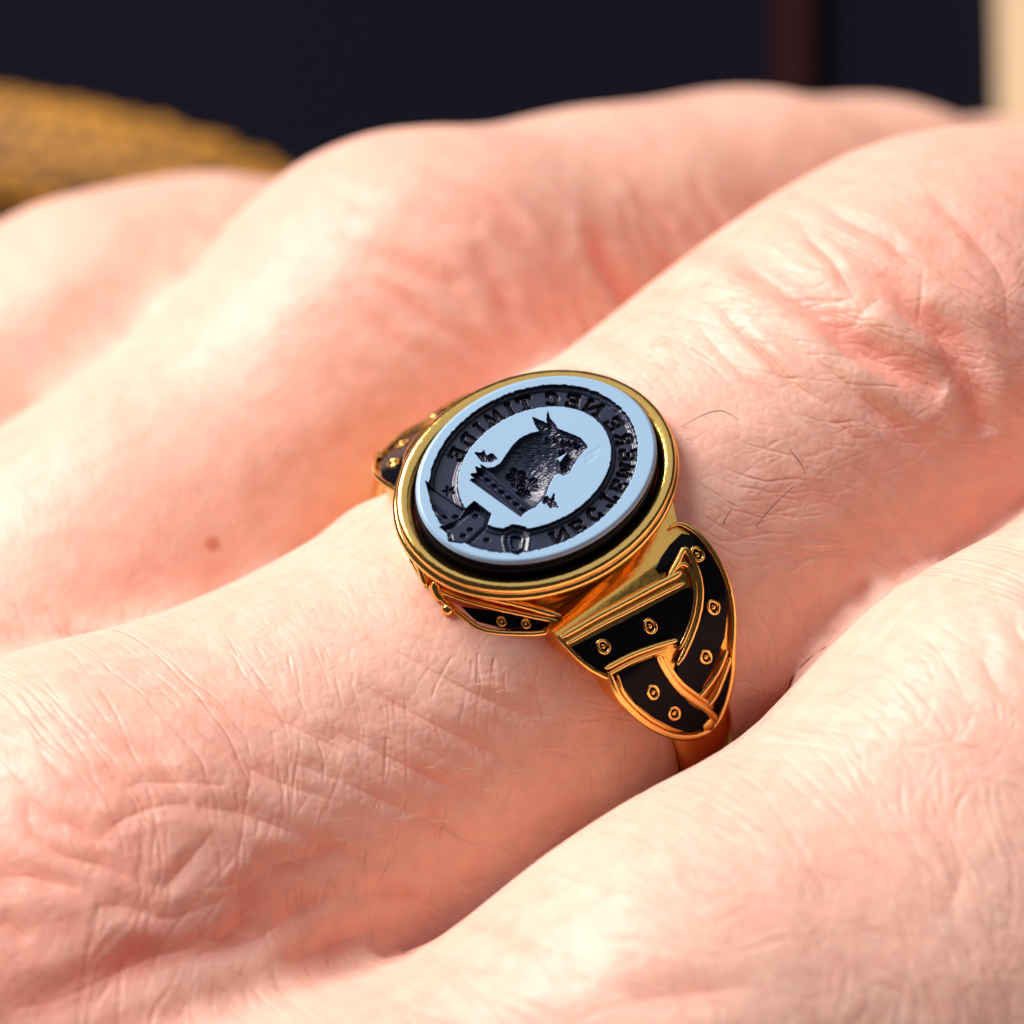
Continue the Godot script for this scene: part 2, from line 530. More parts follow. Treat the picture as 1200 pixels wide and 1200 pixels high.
func hand() -> void:
	var owner_ := thing("hand", "fair skinned hand with bent fingers, pink knuckles and a gold seal ring", "hand", Vector3(-60, -50, 0))
	chain(0, [[-66, -6, 18, 9], [-26, -.8, 20.2, 10.8], [-8.6, 2.7, 22.0, 9.3], [9.4, 3.0, 22.0, 9.6], [23.5, 2.4, 23.2, 10.4], [44, -14, 24, 9], [54, -41, 25, 7.6]])
	chain(0, [[-60, -5, 26, 9], [-26, -2.0, 27.6, 9.8], [0, .8, 29.0, 9.6], [26, 1.2, 29.6, 9.6]])
	chain(1, [[-66, -4, -1, 9], [-23, -1.6, -.4, 10.8], [-10, -1.4, .9, 8.5], [4, -.9, 1.2, 8.9], [15, -.7, 1.5, 9.5], [23, -.9, 1.9, 9.7], [46, -11, 3, 9.2], [58, -41, 4, 7.8]])
	chain(2, [[-66, -9, -13, 9], [-28, -9.3, -15.0, 9.6], [-12, -9, -16.4, 8.6], [6, -8.2, -18.0, 8.8], [8.5, -8.4, -18.0, 9.0], [19, -14.4, -17.8, 8.7], [28, -20.0, -17.4, 8.6], [37, -26.9, -17.2, 7.9], [47, -36.5, -17.5, 7.2], [54, -42.5, -17, 7.2]])
	chain(3, [[-62, -12, -28, 8], [-30, -14, -31.6, 8.6], [-2, -17.0, -31.6, 8.0], [5, -20.6, -31, 7.9], [20, -31, -28, 8], [25, -42, -27, 7]])
	chain(4, [[-66, -4, 14, 10], [-30, -3, 14, 9]])
	chain(4, [[-66, -4, 0, 10], [-30, -3, 0, 9]])
	chain(4, [[-66, -7, -14, 10], [-30, -6, -15, 9]])
	chain(4, [[-62, -10, -28, 9], [-32, -11, -28, 8]])
	chain(4, [[-66, -16, 12, 13], [-40, -17, -14, 12]])
	chain(4, [[-66, -12, -6, 19], [-105, -17, -6, 20], [-150, -20, -6, 24]])
	chain(4, [[-72, -20, 20, 13], [-48, -30, 36, 11], [-22, -38, 46, 9.5], [-4, -41, 48, 8]])
	# the skin maps are drawn on a thread of their own meanwhile
	var drawing := Thread.new()
	drawing.start(skin_maps)
	# surface nets
	var h := 1.25
	var n := 6
	var lo := Vector3(-178, -54, -56)
	var dims := Vector3i(ceili(252 / (h * n)), ceili(72 / (h * n)), ceili(120 / (h * n)))
	var cell := {}
	var pos := PackedVector3Array()
	var edges := PackedInt64Array()
	var faces := PackedByteArray()
	var all := PackedInt32Array()
	for i in cap_a.size():
		all.append(i)
	var bs := h * n
	var val := PackedFloat32Array()
	val.resize((n + 1) ** 3)
	var m1 := n + 1
	for bz in dims.z:
		for by in dims.y:
			for bx in dims.x:
				var o := lo + Vector3(bx, by, bz) * bs
				var mid := o + Vector3.ONE * bs / 2
				var least := 1e9
				var ds := PackedFloat32Array()
				for i in all:
					var d := cap(i, mid)
					ds.append(d)
					least = minf(least, d)
				if least > bs * 0.87 + 4.0 or least < -bs * 0.87 - 1.0:
					continue
				var near := PackedInt32Array()
				for i in all:
					if ds[i] < bs * 1.74 + 8.0 and ds[i] < least + bs * 1.74 + 8.0:
						near.append(i)
				for z in m1:
					for y in m1:
						for x in m1:
							val[(z * m1 + y) * m1 + x] = body(o + Vector3(x, y, z) * h, near)
				for z in n:
					for y in n:
						for x in n:
							var k := (z * m1 + y) * m1 + x
							var c := PackedFloat32Array([val[k], val[k + 1], val[k + m1], val[k + m1 + 1], val[k + m1 * m1], val[k + m1 * m1 + 1], val[k + m1 * m1 + m1], val[k + m1 * m1 + m1 + 1]])
							var inside := 0
							for q in 8:
								if c[q] < 0.0:
									inside += 1
							if inside == 0 or inside == 8:
								continue
							var sum := Vector3.ZERO
							var cnt := 0
							for e in [[0, 1], [2, 3], [4, 5], [6, 7], [0, 2], [1, 3], [4, 6], [5, 7], [0, 4], [1, 5], [2, 6], [3, 7]]:
								var va := c[e[0]]
								var vb := c[e[1]]
								if (va < 0.0) != (vb < 0.0):
									var u := va / (va - vb)
									var pa := Vector3(e[0] & 1, (e[0] >> 1) & 1, e[0] >> 2)
									var pb := Vector3(e[1] & 1, (e[1] >> 1) & 1, e[1] >> 2)
									sum += pa.lerp(pb, u)
									cnt += 1
							var gx := bx * n + x
							var gy := by * n + y
							var gz := bz * n + z
							var key := (gx * 1024 + gy) * 1024 + gz
							cell[key] = pos.size()
							pos.append(o + (Vector3(x, y, z) + sum / cnt) * h)
							var bits := 0
							if (c[0] < 0.0) != (c[1] < 0.0): bits |= 1
							if (c[0] < 0.0) != (c[2] < 0.0): bits |= 2
							if (c[0] < 0.0) != (c[4] < 0.0): bits |= 4
							if bits:
								edges.append(key)
								faces.append(bits | (8 if c[0] < 0.0 else 0))
	var quads := PackedInt32Array()
	var SX := 1024 * 1024
	for i in edges.size():
		var key := edges[i]
		var b := faces[i]
		for axis in 3:
			if not b & (1 << axis):
				continue
			var s1: int = [1024, 1, SX][axis]
			var s2: int = [1, SX, 1024][axis]
			var k0 = cell.get(key)
			var k1 = cell.get(key - s1)
			var k2 = cell.get(key - s1 - s2)
			var k3 = cell.get(key - s2)
			if k0 == null or k1 == null or k2 == null or k3 == null:
				continue
			if b & 8:
				quads.append_array([k0, k3, k2, k1])
			else:
				quads.append_array([k0, k1, k2, k3])
	# relax twice, then normals
	for pass_ in 3:
		var acc := PackedVector3Array()
		acc.resize(pos.size())
		var cnt := PackedFloat32Array()
		cnt.resize(pos.size())
		for i in range(0, quads.size(), 4):
			for k in 4:
				var a := quads[i + k]
				var d := quads[i + (k + 1) % 4]
				acc[a] += pos[d]
				acc[d] += pos[a]
				cnt[a] += 1
				cnt[d] += 1
		for i in pos.size():
			if cnt[i] > 0:
				pos[i] = pos[i].lerp(acc[i] / cnt[i], 0.5)
	var nor := PackedVector3Array()
	nor.resize(pos.size())
	for i in range(0, quads.size(), 4):
		var g := (pos[quads[i + 2]] - pos[quads[i]]).cross(pos[quads[i + 3]] - pos[quads[i + 1]])
		for k in 4:
			nor[quads[i + k]] += g
	var flip := 0.0
	for i in pos.size():
		nor[i] = nor[i].normalized()
		if pos[i].x > -10 and pos[i].x < 10 and absf(pos[i].z - 1.0) < 2.0 and pos[i].y > 5.0:
			flip += nor[i].y
	if flip < 0.0:
		for i in pos.size():
			nor[i] = -nor[i]
	drawing.wait_to_finish()
	var im := Image.create_from_data(FINE, FINE, false, Image.FORMAT_RF, fine.to_byte_array())
	var fine_tex := ImageTexture.create_from_image(im)
	# fine skin where the picture can look, plain elsewhere; the work is shared out among four threads
	var crew := []
	var share := ceili(quads.size() / 16.0) * 4
	for w in 4:
		var th := Thread.new()
		th.start(skin_patch.bind(quads.slice(w * share, mini(quads.size(), (w + 1) * share)), pos, nor, flip < 0.0))
		crew.append(th)
	var v := PackedVector3Array()
	var nn := PackedVector3Array()
	var uv := PackedVector2Array()
	var cc := PackedColorArray()
	var ff := PackedInt32Array()
	for th in crew:
		var got: Array = th.wait_to_finish()
		var first := v.size()
		v.append_array(got[0])
		nn.append_array(got[1])
		uv.append_array(got[2])
		cc.append_array(got[3])
		for q in got[4]:
			ff.append(first + q)
	var arr := []
	arr.resize(Mesh.ARRAY_MAX)
	arr[Mesh.ARRAY_VERTEX] = v
	arr[Mesh.ARRAY_NORMAL] = nn
	arr[Mesh.ARRAY_TEX_UV] = uv
	arr[Mesh.ARRAY_COLOR] = cc
	arr[Mesh.ARRAY_INDEX] = ff
	var mesh := ArrayMesh.new()
	mesh.add_surface_from_arrays(Mesh.PRIMITIVE_TRIANGLES, arr)
	var m := StandardMaterial3D.new()
	m.resource_name = "skin"
	m.vertex_color_use_as_albedo = true
	m.roughness = 0.48
	m.metallic_specular = 0.45
	m.heightmap_enabled = true
	m.heightmap_texture = fine_tex
	m.heightmap_scale = 0.1
	m.subsurf_scatter_enabled = true
	m.subsurf_scatter_strength = 0.3
	part("skin", mesh, m, owner_)
	hairs(owner_)
	down(owner_, pos, nor)

func skin_patch(quads: PackedInt32Array, pos: PackedVector3Array, nor: PackedVector3Array, flipped: bool) -> Array:
	var v := PackedVector3Array()
	var nn := PackedVector3Array()
	var uv := PackedVector2Array()
	var cc := PackedColorArray()
	var ff := PackedInt32Array()
	var tint := noise(FastNoiseLite.TYPE_SIMPLEX, 0.12, 3, 31)
	var speck := noise(FastNoiseLite.TYPE_SIMPLEX, 0.8, 2, 32)
	var per := BIG / SPAN
	var UAX := Vector3(1, 0, 0)
	var VAX := Vector3(0, -0.70711, 0.70711)
	for i in range(0, quads.size(), 4):
		var mid := (pos[quads[i]] + pos[quads[i + 2]]) / 2.0
		var mn := (nor[quads[i]] + nor[quads[i + 2]]).normalized()
		var seen := mid.x > -42.0 and mid.x < 36.0 and mid.z > -44 and mid.z < 38.0 and mid.y > -26 and mn.dot(Vector3(-0.2, 0.75, 0.6)) > -0.15
		var m := 8 if seen else 1
		var p0 := pos[quads[i]]
		var p1 := pos[quads[i + 1]]
		var p2 := pos[quads[i + 2]]
		var p3 := pos[quads[i + 3]]
		var n0 := nor[quads[i]]
		var n1 := nor[quads[i + 1]]
		var n2 := nor[quads[i + 2]]
		var n3 := nor[quads[i + 3]]
		var start := v.size()
		for y in m + 1:
			var t := float(y) / m
			for x in m + 1:
				var s := float(x) / m
				var p := p0.lerp(p1, s).lerp(p3.lerp(p2, s), t)
				var q := n0.lerp(n1, s).lerp(n3.lerp(n2, s), t).normalized()
				# lift the flat quad onto the rounded surface its corners belong to
				var lift := Vector3.ZERO
				lift += n0 * (p0 - p).dot(n0) * (1 - s) * (1 - t) + n1 * (p1 - p).dot(n1) * s * (1 - t)
				lift += n2 * (p2 - p).dot(n2) * s * t + n3 * (p3 - p).dot(n3) * (1 - s) * t
				p += lift * 0.6
				# the ring sinks a little into the flesh, which swells on either side of it
				if absf(p.x) < 9.0 and absf(p.z - 1.0) < 10.6 and p.y > -9.0:
					var side := absf(p.x - 0.2)
					p += q * (0.34 * exp(-(side - 4.6) * (side - 4.6) / 2.2) - 0.3 * exp(-side * side / 6.0))
				var uu := p.x
				var vv := (p.z - p.y) * 0.70711
				var flush := 0.0
				var px := (uu - U0) * per
				var py := (vv - V0) * per
				if px > 2.0 and py > 2.0 and px < BIG - 3 and py < BIG - 3:
					var ix := int(px)
					var iy := int(py)
					var fx := px - ix
					var fy := py - iy
					var k := iy * BIG + ix
					var h00 := relief[k]
					var h10 := relief[k + 1]
					var h01 := relief[k + BIG]
					var h11 := relief[k + BIG + 1]
					var hh := (h00 * (1 - fx) + h10 * fx) * (1 - fy) + (h01 * (1 - fx) + h11 * fx) * fy
					# slopes from a wider stencil, so that they stay smooth
					var gu0 := relief[k + 1] - relief[k - 1]
					var gu1 := relief[k + 2] - relief[k]
					var gv0 := relief[k + BIG] - relief[k - BIG]
					var gv1 := relief[k + BIG * 2] - relief[k]
					var gu := (gu0 * (1 - fx) + gu1 * fx) * 0.5 * per
					var gv := (gv0 * (1 - fy) + gv1 * fy) * 0.5 * per
					var fade := clampf((q.dot(Vector3(0, 0.70711, 0.70711)) + 0.25) * 2.0, 0.0, 1.0)
					p += q * hh * fade
					flush = clampf(-hh * 2.2, 0.0, 0.7)
					var grad := UAX * gu + VAX * gv
					grad -= q * grad.dot(q)
					q = (q - grad * fade).normalized()
				v.append(p * MM)
				nn.append(q)
				uv.append(Vector2((uu - U0) / SPAN, (vv - V0) / SPAN))
				cc.append(skin_tone(p, tint, speck, flush))
		for y in m:
			for x in m:
				var a := start + y * (m + 1) + x
				if flipped:
					ff.append_array([a, a + 1, a + m + 2, a, a + m + 2, a + m + 1])
				else:
					ff.append_array([a, a + m + 2, a + 1, a, a + m + 1, a + m + 2])
	return [v, nn, uv, cc, ff]

const SPOTS := [[22, 8, 1, 8, 0.8], [-26, 9, 2, 9, 1.0], [-34, 7, 6, 8, 0.7], [6, 0, -17, 8, 0.8], [-24, 9, 20, 9, 0.9], [16, 8, 8, 6, 0.4], [24, 9, 26, 8, 0.6], [8, 2, 8.5, 5, 0.4]]

func skin_tone(p: Vector3, tint: FastNoiseLite, speck: FastNoiseLite, flush: float) -> Color:
	var red := 0.2 + flush + 0.26 * tint.get_noise_3dv(p) + 0.3 * tint.get_noise_3dv(p * 6.0)
	for s in SPOTS:
		var d: float = Vector3(p.x - s[0], p.y - s[1], p.z - s[2]).length_squared() / (s[3] * s[3])
		if d < 4.0:
			red += 0.6 * s[4] * exp(-d * 1.4)
	red = clampf(red, 0.0, 1.3)
	var w := 1.0 + 0.07 * speck.get_noise_3dv(p)
	if p.distance_squared_to(Vector3(-8.79, -0.51, -11.88)) < 0.12:
		return Color(0.60, 0.25, 0.16)      # a freckle
	return Color(0.79 * w, (0.475 - 0.11 * red) * w, (0.37 - 0.09 * red) * w)

func hairs(owner_: Node3D) -> void:
	var dark := paint(Color(0.06, 0.03, 0.025), 0.5)
	for c in [[[6.9, 9.3, 1.2], [7.7, 9.9, 1.6], [8.4, 10.0, 2.0], [8.9, 9.5, 2.6]],
			[[9.9, 8.9, 4.7], [9.7, 9.2, 5.1], [9.7, 9.0, 5.7], [9.7, 8.6, 6.0]],
			[[4.5, 8.0, 6.0], [5.6, 8.7, 5.6], [6.1, 8.8, 5.4]],
			[[6.4, 7.8, 6.4], [7.6, 8.5, 6.3], [8.9, 8.7, 6.2]],
			[[-5.8, 7.8, 2.9], [-4.9, 8.1, 3.6], [-3.7, 8.0, 4.2]],
			[[-1.3, 9.2, 24.6], [-1.9, 9.6, 25.2], [-2.7, 9.6, 25.3], [-3.3, 9.4, 25.0]],
			[[2.2, 8.6, 26.8], [1.9, 8.4, 27.4], [1.1, 8.0, 27.4]],
			[[-1.5, 9.6, 19.3], [-1.9, 10.3, 20.1], [-2.1, 10.2, 20.7]]]:
		var pts := []
		for q in c:
			pts.append(Vector3(q[0], q[1], q[2]))
		var s := Shape.new()
		tube(s, spline(pts, 0.15), 0.022, 6, 0.5)
		part("hair", s.mesh(), dark, owner_)

# the pale down that catches the light
func down(owner_: Node3D, pos: PackedVector3Array, nor: PackedVector3Array) -> void:
	var s := Shape.new()
	var n := 0
	for i in 400000:
		var k := rng.randi() % pos.size()
		var p := pos[k]
		if p.x < -24 or p.x > 14 or p.z < -6 or p.z > 31 or p.y < 2.5 or nor[k].y < 0.72:
			continue
		if Vector2(p.x, p.z).length() < 7.0:
			continue
		var q := nor[k]
		var along := (Vector3(0.75, 0, 0.6) + Vector3(rng.randf_range(-0.35, 0.35), 0, rng.randf_range(-0.35, 0.35)))
		along = (along - q * along.dot(q)).normalized()
		var side := q.cross(along) * rng.randf_range(-0.3, 0.3)
		var l := rng.randf_range(0.7, 1.9)
		tube(s, spline([p - q * 0.1, p + along * l * 0.4 + q * 0.22, p + (along + side) * l + q * rng.randf_range(0.12, 0.4)], 0.4), 0.012, 4, 0.5)
		n += 1
		if n >= 300:
			break
	var o := part("fine_hair", s.mesh(), paint(Color(0.75, 0.58, 0.42), 0.35), owner_)
	o.set_meta("kind", "stuff")

# ---------------------------------------------------------------- the seal ring
const CX := 0.05
const CZ := -0.22
const E1 := Vector2(0.9972, 0.0745)      # the long axis of the oval, seen from above (x, z)
const E2 := Vector2(-0.0745, 0.9972)
const RA := 6.25
const RB := 5.13
const AXY := -0.6                         # axis of the finger hole
const AXZ := 0.9
const RR := 10.4

var gold: StandardMaterial3D
var gold_warm: StandardMaterial3D
var enamel: StandardMaterial3D

func oval(a: float, off: float, y: float) -> Vector3:
	# a point of the oval's outline moved outwards by off
	var c := cos(a)
	var s := sin(a)
	var nn := Vector2(c * RB, s * RA).normalized()
	var q := Vector2(c * RA, s * RB) + nn * off
	var w := E1 * q.x + E2 * q.y
	return Vector3(CX + w.x, y, CZ + w.y)

func oval_out(a: float) -> Vector3:
	var nn := Vector2(cos(a) * RB, sin(a) * RA).normalized()
	var w := E1 * nn.x + E2 * nn.y
	return Vector3(w.x, 0, w.y)

# a profile of (outward offset, height) swept round the oval
func turned(profile: Array, sharp := false, seg := 180, wear := 0.0) -> ArrayMesh:
	var s := Shape.new()
	var m := profile.size()
	for i in m - 1:
		var pairs := []
		for e in 2:
			var k: int = i + e
			var nrm := Vector2.ZERO
			for j in [i] if sharp else [k - 1, k]:
				if j < 0 or j >= m - 1:
					continue
				var d := Vector2(profile[j + 1][0] - profile[j][0], profile[j + 1][1] - profile[j][1])
				nrm += Vector2(d.y, -d.x).normalized()
			nrm = nrm.normalized()
			var ring := PackedInt32Array()
			for q in seg:
				var a := TAU * q / seg
				var dent := wear * (sin(a * 7.0 + k) * sin(a * 17.0) + 0.6 * sin(a * 31.0 + k * 2.0))
				ring.append(s.vert(oval(a, profile[k][0] + dent, profile[k][1] + dent * 0.5), (oval_out(a) * nrm.x + Vector3.UP * nrm.y).normalized()))
			pairs.append(ring)
		for q in seg:
			s.quad(pairs[0][q], pairs[0][(q + 1) % seg], pairs[1][(q + 1) % seg], pairs[1][q])
	return s.mesh()

# the surface of the hoop: x along the finger, s millimetres of arc from the top, raised by off
func hoop(x: float, s: float, off: float, far: bool) -> Vector3:
	off -= 1.5 * smoothstep(4.8, 3.5, s) * smoothstep(3.2, 1.8, x)      # the cove between collet and strap
	var a := s / RR
	var p := Vector3(x, (RR + off) * cos(a), (RR + off) * sin(a))
	if far:
		p = Vector3(-p.x, p.y, -p.z)
	return p + Vector3(0, AXY, AXZ)

func hoop_up(s: float, far: bool) -> Vector3:
	var a := s / RR
	return Vector3(0, cos(a), -sin(a) if far else sin(a))

func slope(x: float, s: float, off: float, far: bool) -> Vector3:
	var a := hoop(x + 0.05, s, off, far) - hoop(x - 0.05, s, off, far)
	var b := hoop(x, s + 0.05, off, far) - hoop(x, s - 0.05, off, far)
	var n := a.cross(b).normalized()
	return n if n.dot(hoop_up(s, far)) > 0.0 else -n

func pts2(f: Array) -> PackedVector2Array:
	var o := PackedVector2Array()
	for i in range(0, f.size(), 2):
		o.append(Vector2(f[i], f[i + 1]))
	return o

func smooth2(p: PackedVector2Array, step := 0.18) -> PackedVector2Array:
	return trace(p, step)

# a plate that follows the hoop, with a rim going down into it
func plate(poly: PackedVector2Array, off: float, deep: float, far: bool, dome := 0.0) -> ArrayMesh:
	var s := Shape.new()
	var lo := 1e9
	var hi := -1e9
	for p in poly:
		lo = minf(lo, p.y)
		hi = maxf(hi, p.y)
	var y := lo
	while y < hi:
		var strip := PackedVector2Array([Vector2(-9, y), Vector2(9, y), Vector2(9, y + 0.4), Vector2(-9, y + 0.4)])
		for q in Geometry2D.intersect_polygons(poly, strip):
			var idx := Geometry2D.triangulate_polygon(q)
			var first := s.v.size()
			for p in q:
				s.vert(hoop(p.x, p.y, off, far), slope(p.x, p.y, off, far))
			for i in range(0, idx.size(), 3):
				s.tri(first + idx[i], first + idx[i + 1], first + idx[i + 2])
		y += 0.4
	var cw := Geometry2D.is_polygon_clockwise(poly)
	for i in poly.size():
		var p := poly[i]
		var q := poly[(i + 1) % poly.size()]
		var a := hoop(p.x, p.y, off, far)
		var b := hoop(q.x, q.y, off, far)
		var out := (b - a).cross(hoop_up(p.y, far)).normalized()
		if cw == far:
			out = out
		var ia := s.vert(a, out)
		var ib := s.vert(b, out)
		var ic := s.vert(hoop(q.x, q.y, off - deep, far), out)
		var id := s.vert(hoop(p.x, p.y, off - deep, far), out)
		s.quad(ia, ib, ic, id)
	return s.mesh()

func bead(flat: Array, r: float, off: float, far: bool, parent: Node3D, called := "gold_edging", mat: Material = null, taper := 0.06) -> void:
	var p := trace(pts2(flat), 0.14)
	var path := PackedVector3Array()
	for q in p:
		path.append(hoop(q.x, q.y, off, far))
	var s := Shape.new()
	tube(s, path, r, 10, taper, 0.05)
	part(called, s.mesh(), mat if mat else gold, parent)

func shoulder(root: Node3D, far: bool) -> void:
	var base := plate(smooth2(pts2([-3.45, 2.6, 3.6, 2.4, 3.75, 3.9, 4.16, 5.04, 4.12, 6.72, 3.6, 8.32, 2.75, 10.3, 1.75, 11.8, 0.9, 12.5, 0.1, 12.45, -0.98, 11.57, -2.1, 10.1, -2.6, 8.59, -2.7, 7.4, -3.3, 5.9, -3.55, 4.8, -3.45, 2.6])), 0.0, 1.5, far)
	var o := part("shoulder", base, gold_warm, root)
	for e in [
			[1.74,4.84,2.2,4.62,2.84,4.4,3.52,4.3,3.95,4.70,4.06,5.75,3.96,6.94,3.5,8.02,2.79,8.99,1.80,9.75,0.64,10.5,0.28,9.98,0.07,9.12,0.40,8.70,1.60,8.05,2.56,7.08,2.99,6.34,3.21,5.57,3.2,5.0,2.12,5.3,1.77,5.14],
			[-3.37,5.48,-0.91,5.85,2.05,6.2,2.5,6.3,2.5,6.7,1.76,7.5,0.7,8.15,0.6,7.8,-0.77,7.2,-2.46,6.95,-2.74,7.36,-3.12,6.55],
			[-2.3,7.45,-0.34,7.95,-0.42,8.75,-0.24,9.76,0.12,10.66,0.8,11.86,0.5,12.1,0.24,12.2,-0.41,11.85,-1.03,11.12,-1.64,10.19,-2.1,9.2,-2.3,8.20],
			[2.85,9.77,2.52,10.6,1.94,11.36,1.36,11.96,1.0,12.2,1.3,11.49,1.89,10.80,2.41,10.1]]:
		part("enamel_panel", plate(pts2(e), 0.17, 0.17, far), enamel, o)
	# strap edges
	bead([3.3,3.8,3.75,3.95,4.1,4.7,4.2,5.6,4.14,6.6,3.95,7.5,3.55,8.5,2.95,9.6,2.5,10.55,1.9,11.45,1.25,12.15,0.7,12.5], 0.13, 0.16, far, o)
	bead([1.9,5.45,2.6,5.15,3.2,4.9,3.22,5.5,3.0,6.31,2.66,6.90,2.2,7.42,1.56,7.95,0.9,8.38,0.3,8.7], 0.15, 0.24, far, o)
	bead([2.95,5.5,2.78,6.25,2.42,6.85,1.9,7.4,1.3,7.85,0.7,8.2], 0.12, 0.2, far, o)
	bead([2.0,5.42,2.7,5.3,2.95,5.6], 0.10, 0.22, far, o)
	bead([-3.5,4.91,-1.6,5.08,-0.50,5.22,1.0,5.4,2.5,5.6], 0.17, 0.2, far, o)
	bead([-3.45,5.26,-1.6,5.46,-0.66,5.6,1.0,5.82,2.35,6.02], 0.11, 0.22, far, o)
	bead([-3.6,4.8,-3.42,5.8,-3.17,6.63,-2.7,7.44], 0.12, 0.12, far, o)
	bead([-2.6,7.02,-1.30,7.2,0.01,7.55,0.75,7.8], 0.13, 0.24, far, o)
	bead([-2.55,7.3,-1.23,7.48,0.2,7.85], 0.10, 0.2, far, o)
	bead([-2.55,7.3,-2.68,8.24,-2.5,9.1,-2.10,10.1,-1.55,10.98,-0.9,11.72,-0.14,12.25,0.67,12.5], 0.16, 0.15, far, o)
	bead([-2.3,7.55,-2.42,8.3,-2.25,9.1,-1.85,10.05,-1.35,10.85], 0.08, 0.2, far, o)
	bead([-0.3,7.9,-0.30,8.64,-0.15,9.56,0.22,10.42,0.65,11.23,1.0,12.1], 0.17, 0.22, far, o)
	bead([-0.08,8.1,-0.06,8.7,0.1,9.5,0.46,10.3,0.88,11.1], 0.10, 0.19, far, o)
	bead([0.55,10.6,1.41,10.3,2.0,10.0,2.6,9.5], 0.13, 0.2, far, o)
	bead([0.88,11.2,1.35,11.0,1.95,10.5,2.6,9.9], 0.13, 0.2, far, o)
	for rv in [[3.57,5.37],[2.96,7.59],[1.62,9.21],[0.07,6.68],[-2.17,6.24],[-1.23,9.10],[-0.74,10.54]]:
		rivet(hoop(rv[0], rv[1], 0.18, far), hoop_up(rv[1], far), 0.26, o)
	var s := Shape.new()
	ball(s, hoop(0.61, 12.15, 0.15, far), 0.33, hoop_up(12.15, far), 0.5, 0.08)
	part("gold_knot", s.mesh(), gold, o)

func rivet(at: Vector3, up: Vector3, r: float, parent: Node3D) -> void:
	var e := up.cross(Vector3(0.9, 0.3, 0.1)).normalized()
	var g := up.cross(e)
	var s := Shape.new()
	var path := PackedVector3Array()
	var turn := rng.randf() * TAU
	for i in 19:
		var a := turn + TAU * i / 18.0
		path.append(at + (e * cos(a) * 1.15 + g * sin(a) * 0.9) * r * rng.randf_range(0.94, 1.06))
	tube(s, path, r * 0.30, 8)
	ball(s, at + (e * rng.randf_range(-0.1, 0.1)) * r, r * 0.42, up, 0.5, 0.15)
	part("rivet", s.mesh(), gold, parent)

func ring() -> void:
	var scratch := noise_tex(noise(FastNoiseLite.TYPE_SIMPLEX, 0.02, 4, 41), 512)
	scratch.as_normal_map = true
	scratch.bump_strength = 4.0
	gold = paint(Color(0.97, 0.60, 0.17), 0.18, 1.0)
	gold_warm = paint(Color(0.95, 0.52, 0.12), 0.24, 1.0)
	for m in [gold, gold_warm]:
		m.uv1_triplanar = true
		m.uv1_scale = Vector3.ONE * 160.0
		m.normal_enabled = true
		m.normal_texture = scratch
		m.normal_scale = 0.18
	enamel = paint(Color(0.004, 0.004, 0.007), 0.13)
	enamel.metallic_specular = 0.2
	var root := thing("signet_ring", "gold signet ring with black enamel strapwork and an oval pale blue engraved stone", "ring", Vector3(0, AXY, AXZ))
	# the collet and its double rim
	part("bezel", turned([[-0.85, 6.9], [-0.66, 7.6], [-0.48, 8.3], [-0.32, 9.0], [-0.24, 9.4], [-0.2, 9.62]], false, 180, 0.006), gold_warm, root)
	part("rim", turned([[-0.22, 9.52], [0.02, 9.58], [0.12, 9.72], [0.11, 9.88], [0.0, 9.97], [-0.07, 9.99], [-0.02, 10.06], [0.0, 10.2], [-0.08, 10.34], [-0.22, 10.40], [-0.36, 10.40], [-0.48, 10.37], [-0.62, 10.32], [-0.7, 10.25], [-0.76, 10.05], [-0.79, 9.4]], false, 220, 0.004), gold, root)
	var sh := Shape.new()
	stone(root)
	shoulder(root, false)
	shoulder(root, true)
	# the hoop, narrow under the finger
	var s := Shape.new()
	var rows := []
	for i in 101:
		var u := i / 100.0
		var a := lerpf(deg_to_rad(58), deg_to_rad(302), u)
		var x := lerpf(0.75, -0.75, u)
		var w := lerpf(1.0, 1.7, absf(u - 0.5) * 2.0)
		var ring_ := PackedInt32Array()
		var up := Vector3(0, cos(a), sin(a))
		var mid := Vector3(x, AXY, AXZ) + up * 9.75
		for k in 20:
			var b := TAU * k / 20.0
			var q := Vector3(1, 0, 0) * cos(b) * w + up * sin(b) * 0.55
			ring_.append(s.vert(mid + q, (Vector3(1, 0, 0) * cos(b) / w + up * sin(b) / 0.55).normalized()))
		rows.append(ring_)
	for i in 100:
		for k in 20:
			s.quad(rows[i][k], rows[i + 1][k], rows[i + 1][(k + 1) % 20], rows[i][(k + 1) % 20])
	part("hoop", s.mesh(), gold, root)
	gallery(root, false)
	gallery(root, true)

